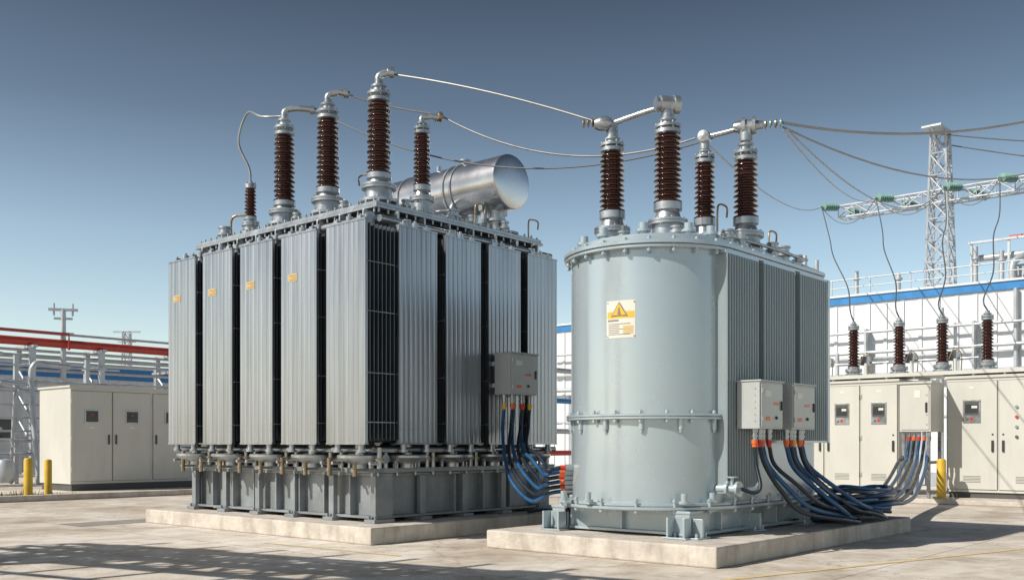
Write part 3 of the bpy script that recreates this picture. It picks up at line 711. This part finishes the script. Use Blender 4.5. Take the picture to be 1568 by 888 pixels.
for k,(bb,e0) in enumerate(zip((2.18,1.157,.244,-.66,-1.6),ends)):
    q=W(PC,.5,bb,3.98); p=e0
    pts=[p,p.lerp(q,.25)+Vector((.06,0,-.3)),p.lerp(q,.5)+Vector((-.03,0,-.1)),p.lerp(q,.8)+Vector((.06,0,.1)),q+Vector((-.08,0,.25)),q]
    cur(pts,.016,'wired','dropper_wire')
for a,b_ in((0,1),(1,2),(2,3)): wire(ends[a],ends[b_],.7,.013,'wired',name='jumper_wire')
# ------------------------------------------------------------------ heavy cables
def W1(a,b,z): return W(P1,a,b,z)
def W2(a,b,z): return W(P2,a,b,z)
def bundle(name,lst):
    e=bpy.data.objects.new(name,None); scene.collection.objects.link(e)
    for i,(pts,r,m) in enumerate(lst):
        cur(pts,r,m,'cable_%d'%i,e,sub=10,seg=10)
L=[]; GT=[]
for i,(a,b) in enumerate(gl):
    t=math.radians(114+4.5*i)
    zt={0:.64,1:.70,2:.76,3:.82,4:.88,5:.93}[i]
    GT.append((t,zt))
    tgt=W2(ca+1.10*math.cos(t),cb+1.10*math.sin(t),zt); tin=W2(ca+1.24*math.cos(t),cb+1.26*math.sin(t),zt-.03)
    p0=W1(a,b,1.70); k=i/5
    pts=[p0,p0+Vector((-.02,-.03,-.28)),Vector((-.10+.30*k,13.05,1.06+.10*k)),Vector((.0+.32*k,12.62,.72+.36*k)),Vector((.24+.20*k,12.2,.50+.40*k)),tin,tgt]
    L.append((pts,.024,'cable' if i%2 else 'cableb'))
bundle('cable_bundle',L)
mb=MB()
for i,(t,z) in enumerate(GT):
    c,s_=math.cos(t),math.sin(t)
    mb.cyl((ca+1.10*c,cb+1.10*s_,z),(ca+1.04*c,cb+1.04*s_,z),.030,seg=12,m=i%2); mb.cyl((ca+1.04*c,cb+1.04*s_,z),(ca+.93*c,cb+.93*s_,z),.04,seg=12,m=2)
mb.build('cable_glands',T2,['orange','redp','steel'])
L=[]
jb=Vector((8.49,20.0,0))
allg=glA+glB
for i,(a,b) in enumerate(allg):
    rr=random.Random(10+i)
    if i==0:
        pts=[W2(a,b,1.19),W2(a,b-.02,.98),W2(a-.06,b-.1,.75),W2(a-.12,b-.06,.68),W2(1.14,.34,.72)]
        L.append((pts,.02,'cable')); continue
    j=i-1; far=3.5+.22*j
    p=[W2(a,b,1.19),W2(a+.04,b-.05,.97),W2(a+.20+.05*rr.random(),b-.14-.04*(j%3),.70+.03*(j%4)),
       W2(a+.60+.08*j*.3,.08-.05*(j%4),.44+.04*(j%3)),W2(far-.5,-.04+.07*(j%4),.30+.03*(j%3)),
       W2(far,.0+.13*(j%4),.25+.03*(j%4)),W2(far+.45,.28+.08*(j%3),.27+.04*(j%3)),W2(far+.2,.62+.05*(j%4),.30+.03*(j%3)),W2(far-.4,.66+.04*j,.25)]
    L.append((p,.026 if i%3 else .023,'cable' if i%2 else 'cableb'))
for i in range(9):
    rr=random.Random(40+i); pts=[]
    cx,cy=4.1+rr.uniform(-.6,.6),.30+rr.uniform(-.15,.15); R0=rr.uniform(.22,.38); tl=rr.uniform(-.10,.14)
    for k in range(15):
        t=k*math.pi/6+i; pts.append(W2(cx+R0*1.7*math.cos(t),cy+R0*.75*math.sin(t),.32+.04*i+tl*math.cos(t)*.6+.02*math.sin(2*t+i)))
    L.append((pts,.022,'cableb' if i%2==0 else 'cable'))
for i in range(6):
    e0=W(jb,.1,.06+i*.10,1.28); s=W2(4.7,.0+.07*i,.42+.05*(i%3)); k=i/5
    g0=e0+Vector((-.10,-.12,-.38)); g3=s.lerp(e0,.80); g3.z=.66+.08*i*.6; g2=s.lerp(e0,.52); g2.z=.36+.30*k; g1=s.lerp(e0,.24); g1.z=.34+.16*k
    L.append(([e0,g0,g3,g2,g1,s,W2(4.1,.1+.08*i,.40+.04*(i%3)),W2(3.6,.3+.05*i,.30+.03*(i%2)),W2(3.2,.62,.26)],.030,'cable' if i%2 else 'cableb'))
bundle('cable_bundle',L)
bundle('ground_cable',[([W1(3.3,.0,.24),W1(3.5,-.1,.24),W1(3.9,-.3,.06),W1(4.2,-.6,.03),W1(4.6,-.5,.03)],.022,'cable'),([W1(3.0,.1,.24),W1(3.3,-.05,.26),W1(3.7,-.2,.10),W1(4.0,-.4,.03),W1(4.6,-.3,.03)],.022,'cable')])
# ------------------------------------------------------------------ LEFT SIDE
PK=Vector((-11.28,25.2,0)); ek=empty('electrical_cabinet',PK); mb=MB()
Lc,Dc,H=3.85,1.8,2.66
mb.box(.04,Lc-.04,.04,Dc-.04,0,.18,1); mb.box(0,Lc,0,Dc,.18,H,0); mb.box(-.04,Lc+.04,-.04,Dc+.04,H,H+.05,0)
for i in range(3):
    x0=.02+i*1.1+ (0 if i<2 else .04); x1=x0+1.06
    mb.box(x0-.012,x1+.012,-.002,0,.24,H-.08,1); mb.box(x0,x1,-.022,-.002,.25,H-.09,0)
    xc=(x0+x1)/2; mb.box(xc-.2,xc+.2,-.034,-.022,H-.92,H-.55,5); mb.box(xc-.16,xc+.16,-.038,-.034,H-.88,H-.59,1); mb.box(xc-.13,xc+.13,-.040,-.038,H-.78,H-.63,2); mb.box(xc-.03,xc+.03,-.042,-.040,H-.72,H-.68,3)
    mb.box(xc-.06,xc+.06,-.026,-.022,H-1.05,H-1.0,4)
    hx=x1-.08 if i==0 else x0+.08
    mb.box(hx-.02,hx+.02,-.05,-.022,1.2,1.45,2)
    for zz in(.5,1.3,H-.4): mb.cyl((x0,-.03,zz),(x0,-.03,zz+.1),.015,seg=6,m=0)
mb.build('cabinet_body',ek,['cab','cabseam','glass','redp','cream','steel'],bevel=.008)
mb=MB(); mb.box(-9,16,0,.22,0,.13,0); mb.build('kerb',None,['concp'],bevel=.02,loc=Vector((-10.4,20.3,0)),rot=ANG)
mb=MB(); mb.add([(-9,.22,.006),(2.0,.22,.006),(2.0,3.5,.006),(-9,3.5,.006)],[(0,1,2,3)]); mb.build('dry_grass_verge',None,['dirt'],loc=Vector((-10.4,20.3,0)),rot=ANG)
mb=MB(); rr=random.Random(5)
for i in range(1500):
    x,y=rr.uniform(-8,1.8),rr.uniform(.3,3.4); hh=rr.uniform(.04,.18); t=rr.uniform(0,6.28); w=.014
    dx,dy=math.cos(t)*w,math.sin(t)*w
    mb.add([(x-dx,y-dy,.006),(x+dx,y+dy,.006),(x+rr.uniform(-.04,.04),y+rr.uniform(-.04,.04),hh)],[(0,1,2)])
M['grass']=mat('dry_grass',(0.13,0.12,0.045),0,0.9,0.4,4); mb.build('grass_tufts',None,['grass'],loc=Vector((-10.4,20.3,0)),rot=ANG)
def bollard(x,y,h=.9,r=.09):
    mb=MB(); mb.lathe((0,0,0),[(r,0),(r,h-.04),(r*.8,h),(0,h+.01)],18,0); mb.lathe((0,0,0),[(r*1.5,0),(r*1.5,.03),(r,.035)],18,1)
    mb.build('bollard',None,['yellow','steel'],loc=(x,y,0))
bollard(-10.45,21.3); bollard(-10.35,22.0,.86,.08); bollard(8.75,20.1,.9,.09)
bollard(-7.2,23.6,.9,.08)
# pipe rack left
e=empty('pipe_rack',Vector((-19.8,38,0))); mb=MB()
mb.tube([(-12,0,5.25),(26,0,5.25)],.17,sub=1,seg=12,m=1)
for zz,r,dy in((4.95,.06,.5),(4.75,.09,.9),(5.7,.05,.6),(4.5,.05,.2),(4.2,.07,.7),(3.7,.05,.1)): mb.tube([(-12,dy,zz),(26,dy,zz)],r,sub=1,seg=8,m=0)
mb.tube([(-12,-.3,5.62),(2.6,-.3,5.62),(2.6,-.3,5.0)],.06,sub=1,seg=8,m=1)
for x in(-8,-4,-1,1.2,4,7.2,10,13,19,25):
    for y in(-.2,1.1): mb.box(x-.1,x+.1,y-.1,y+.1,0,5.1,0)
    mb.box(x-.08,x+.08,-.5,1.4,5.0,5.10,0); mb.box(x-.08,x+.08,-.5,1.4,4.3,4.40,0)
    for k in range(3): mb.cyl((x,-.2,1.2+k),(x,1.1,2.2+k),.04,seg=6,m=0)
mb.build('rack_and_pipes',e,['lattice','red'])
e=empty('process_piping',Vector((-15.0,29.5,0))); mb=MB(); rr=random.Random(11)
for i in range(11):
    x=-3.9+i*.50; hh=rr.uniform(1.8,4.2); r=rr.choice([.05,.06,.09,.04])
    mb.tube([(x,rr.uniform(-.6,.6),0),(x,0,hh*.8),(x+.1,0,hh),(x+.5,0,hh+.02),(x+1.2,.1,hh)],r,sub=5,seg=10,m=0)
    mb.cyl((x,0,hh*.4),(x,0,hh*.4+.06),r*1.9,seg=12,m=0); 
    mb.cyl((x,-.2,hh*.55),(x,-.24,hh*.55),.07,seg=12,m=rr.choice([0,0,0,2])); mb.cyl((x,0,hh*.55),(x,-.2,hh*.55),.02,seg=6,m=0)
for zz in(.9,1.3,1.6,2.0,2.4,2.8,3.1,3.6): mb.tube([(-5,.2,zz),(3.5,.2,zz)],.03+.02*(int(zz*10)%2),sub=1,seg=8,m=0)
for x in(-4.5,-2.2,.3,2.5): mb.box(x-.06,x+.06,.3,.42,0,3.9,0)
mb.lathe((-2.4,-1.2,0),[(.2,.2),(.26,.3),(.26,.9),(.2,1.05),(.08,1.1),(.08,1.4),(.0,1.4)],18,0)
mb.lathe((-.7,-1.4,0),[(.2,.1),(.25,.2),(.25,.6),(.2,.75),(0,.8)],18,0)
mb.build('pipes_and_valves',e,['lattice','redp','blue'])
def mast(x,y,h,name='utility_mast'):
    mb=MB(); mb.cyl((0,0,0),(0,0,h),.13,.10,seg=10); 
    for dx in(-.35,.35): mb.cyl((dx,0,h-.25),(dx,0,h+.25),.04,seg=8)
    mb.box(-.55,.55,-.06,.06,h-.05,h+.05); mb.box(-.35,.35,-.05,.05,h-.4,h-.32); mb.box(-.4,.4,-.3,.3,h-1.0,h-.95)
    mb.build(name,None,['lattice'],loc=(x,y,0),rot=.3)
mast(-18.2,40,6.65)
mb=MB(); lattice_tower(mb,0,0,.7,.4,0,8.6,10,.035); mb.box(-.9,.9,-.05,.05,8.55,8.65); mb.box(-.6,.6,-.05,.05,7.9,7.98); mb.build('lattice_mast',None,['lattice'],loc=(-25.4,65,0))
e=empty('pipe_stand',Vector((1.3,23,0))); mb=MB()
for zz,mm in((1.0,1),(1.5,0),(2.2,2),(2.9,0)): mb.tube([(-1.5,0,zz),(3,0,zz)],.06,sub=1,seg=8,m=mm)
for x in(-.8,.4,1.6): mb.box(x-.05,x+.05,-.05,.05,0,3.0,0)
mb.build('pipes',e,['lattice','red','blue'])
mb=MB(); mb.add([(0,0,.004),(1.4,0,.004),(1.4,.7,.004),(0,.7,.004)],[(0,1,2,3)])
M['trench']=mat('steel_checker_cover',(0.33,0.30,0.27),0.2,0.7,0.2,4,dirt=.6,dirtcol=(.4,.36,.3))
mb.build('trench_cover',None,['trench'],loc=Vector((-6.3,14.4,0)),rot=ANG)
def gline(p,q,w=.07,name='painted_line'):
    p=Vector((p[0],p[1],.004));q=Vector((q[0],q[1],.004)); d=(q-p).normalized(); n=Vector((-d.y,d.x,0))*w/2
    mb=MB(); mb.add([p-n,q-n,q+n,p+n],[(0,1,2,3)]); mb.build(name,None,['pline'])
M['pline']=mat('worn_yellow_line',(0.64,0.49,0.22),0,0.9,0.15,8,dirt=1.0,dirtcol=(0.60,0.55,0.48))
gline((1.85,8.7),(6.6,11.8)); gline((-3.0,12.0),(-1.2,10.6),.06)
# ------------------------------------------------------------------ unseen gantry, added off-frame left to cast streaky ground shadows
PG=Vector((-9.6,8.2,0)); e=empty('shadow_caster_gantry',PG,math.radians(62)); mb=MB()
lattice_tower(mb,0,0,.9,.5,0,5.6,9,.05); lattice_tower(mb,0,-4.2,.9,.5,0,5.6,9,.05)
lattice_beam(mb,0,-5.4,1.2,5.0,.9,.5,12,.05); lattice_beam(mb,.9,-5.4,1.2,4.2,.4,.4,12,.04)
for k in range(5): mb.tube([(-.9+.45*k,-5.4,3.6+.3*k),(-.9+.45*k,1.3,3.5+.3*k)],.05,sub=1)
for k in range(7): mb.cyl((-.6,-5+.9*k,3.2),(.9,-4.6+.9*k,5.3),.045,seg=6)
mb.build('shadow_caster_frame',e,['lattice'])
# ------------------------------------------------------------------ light
SUNH=Vector((-.90,-.42,0)).normalized(); EL=math.radians(40)
sd=Vector((SUNH.x*math.cos(EL),SUNH.y*math.cos(EL),math.sin(EL)))
sun=bpy.data.lights.new('sun','SUN'); sun.energy=5.0; sun.angle=math.radians(.5); sun.color=(1,.94,.85)
so=bpy.data.objects.new('sun',sun); scene.collection.objects.link(so); so.rotation_euler=sd.to_track_quat('Z','Y').to_euler(); so.location=(-20,-10,30)
w=bpy.data.worlds.new('World'); scene.world=w; w.use_nodes=True; nt=w.node_tree
bg=nt.nodes['Background']; sky=nt.nodes.new('ShaderNodeTexSky'); sky.sky_type='NISHITA'; sky.sun_disc=False
sky.sun_elevation=EL; sky.sun_rotation=math.atan2(SUNH.x,SUNH.y)%(2*math.pi); sky.air_density=1.0; sky.dust_density=1.0; sky.ozone_density=1.4
tc=nt.nodes.new('ShaderNodeTexCoord'); sx=nt.nodes.new('ShaderNodeSeparateXYZ'); nt.links.new(tc.outputs['Generated'],sx.inputs[0])
rp=nt.nodes.new('ShaderNodeValToRGB'); cr=rp.color_ramp; nt.links.new(sx.outputs['Z'],rp.inputs['Fac'])
cr.elements[0].position=0.0; cr.elements[0].color=(1.20,1.15,1.06,1); cr.elements[1].position=.42; cr.elements[1].color=(.36,.34,.31,1)
for p,c in((.10,(1.28,1.21,1.10)),(.20,(1.05,1.00,.90)),(.31,(.60,.57,.52))):
    el=cr.elements.new(p); el.color=(*c,1)
mx=nt.nodes.new('ShaderNodeMix'); mx.data_type='RGBA'; mx.blend_type='MULTIPLY'; mx.inputs[0].default_value=1
nt.links.new(sky.outputs[0],mx.inputs[6]); nt.links.new(rp.outputs[0],mx.inputs[7]); nt.links.new(mx.outputs[2],bg.inputs['Color']); bg.inputs['Strength'].default_value=.15
# ------------------------------------------------------------------ camera
cam=bpy.data.cameras.new('camera'); co=bpy.data.objects.new('camera',cam); scene.collection.objects.link(co); scene.camera=co
co.location=(0,0,1.2); co.rotation_euler=(math.radians(90),0,0)
cam.sensor_width=36; cam.lens=1510/1568*36; cam.shift_y=236/1568; cam.clip_end=3000; cam.clip_start=.1
scene.view_settings.view_transform='Standard'; scene.view_settings.look='None'; scene.view_settings.exposure=0
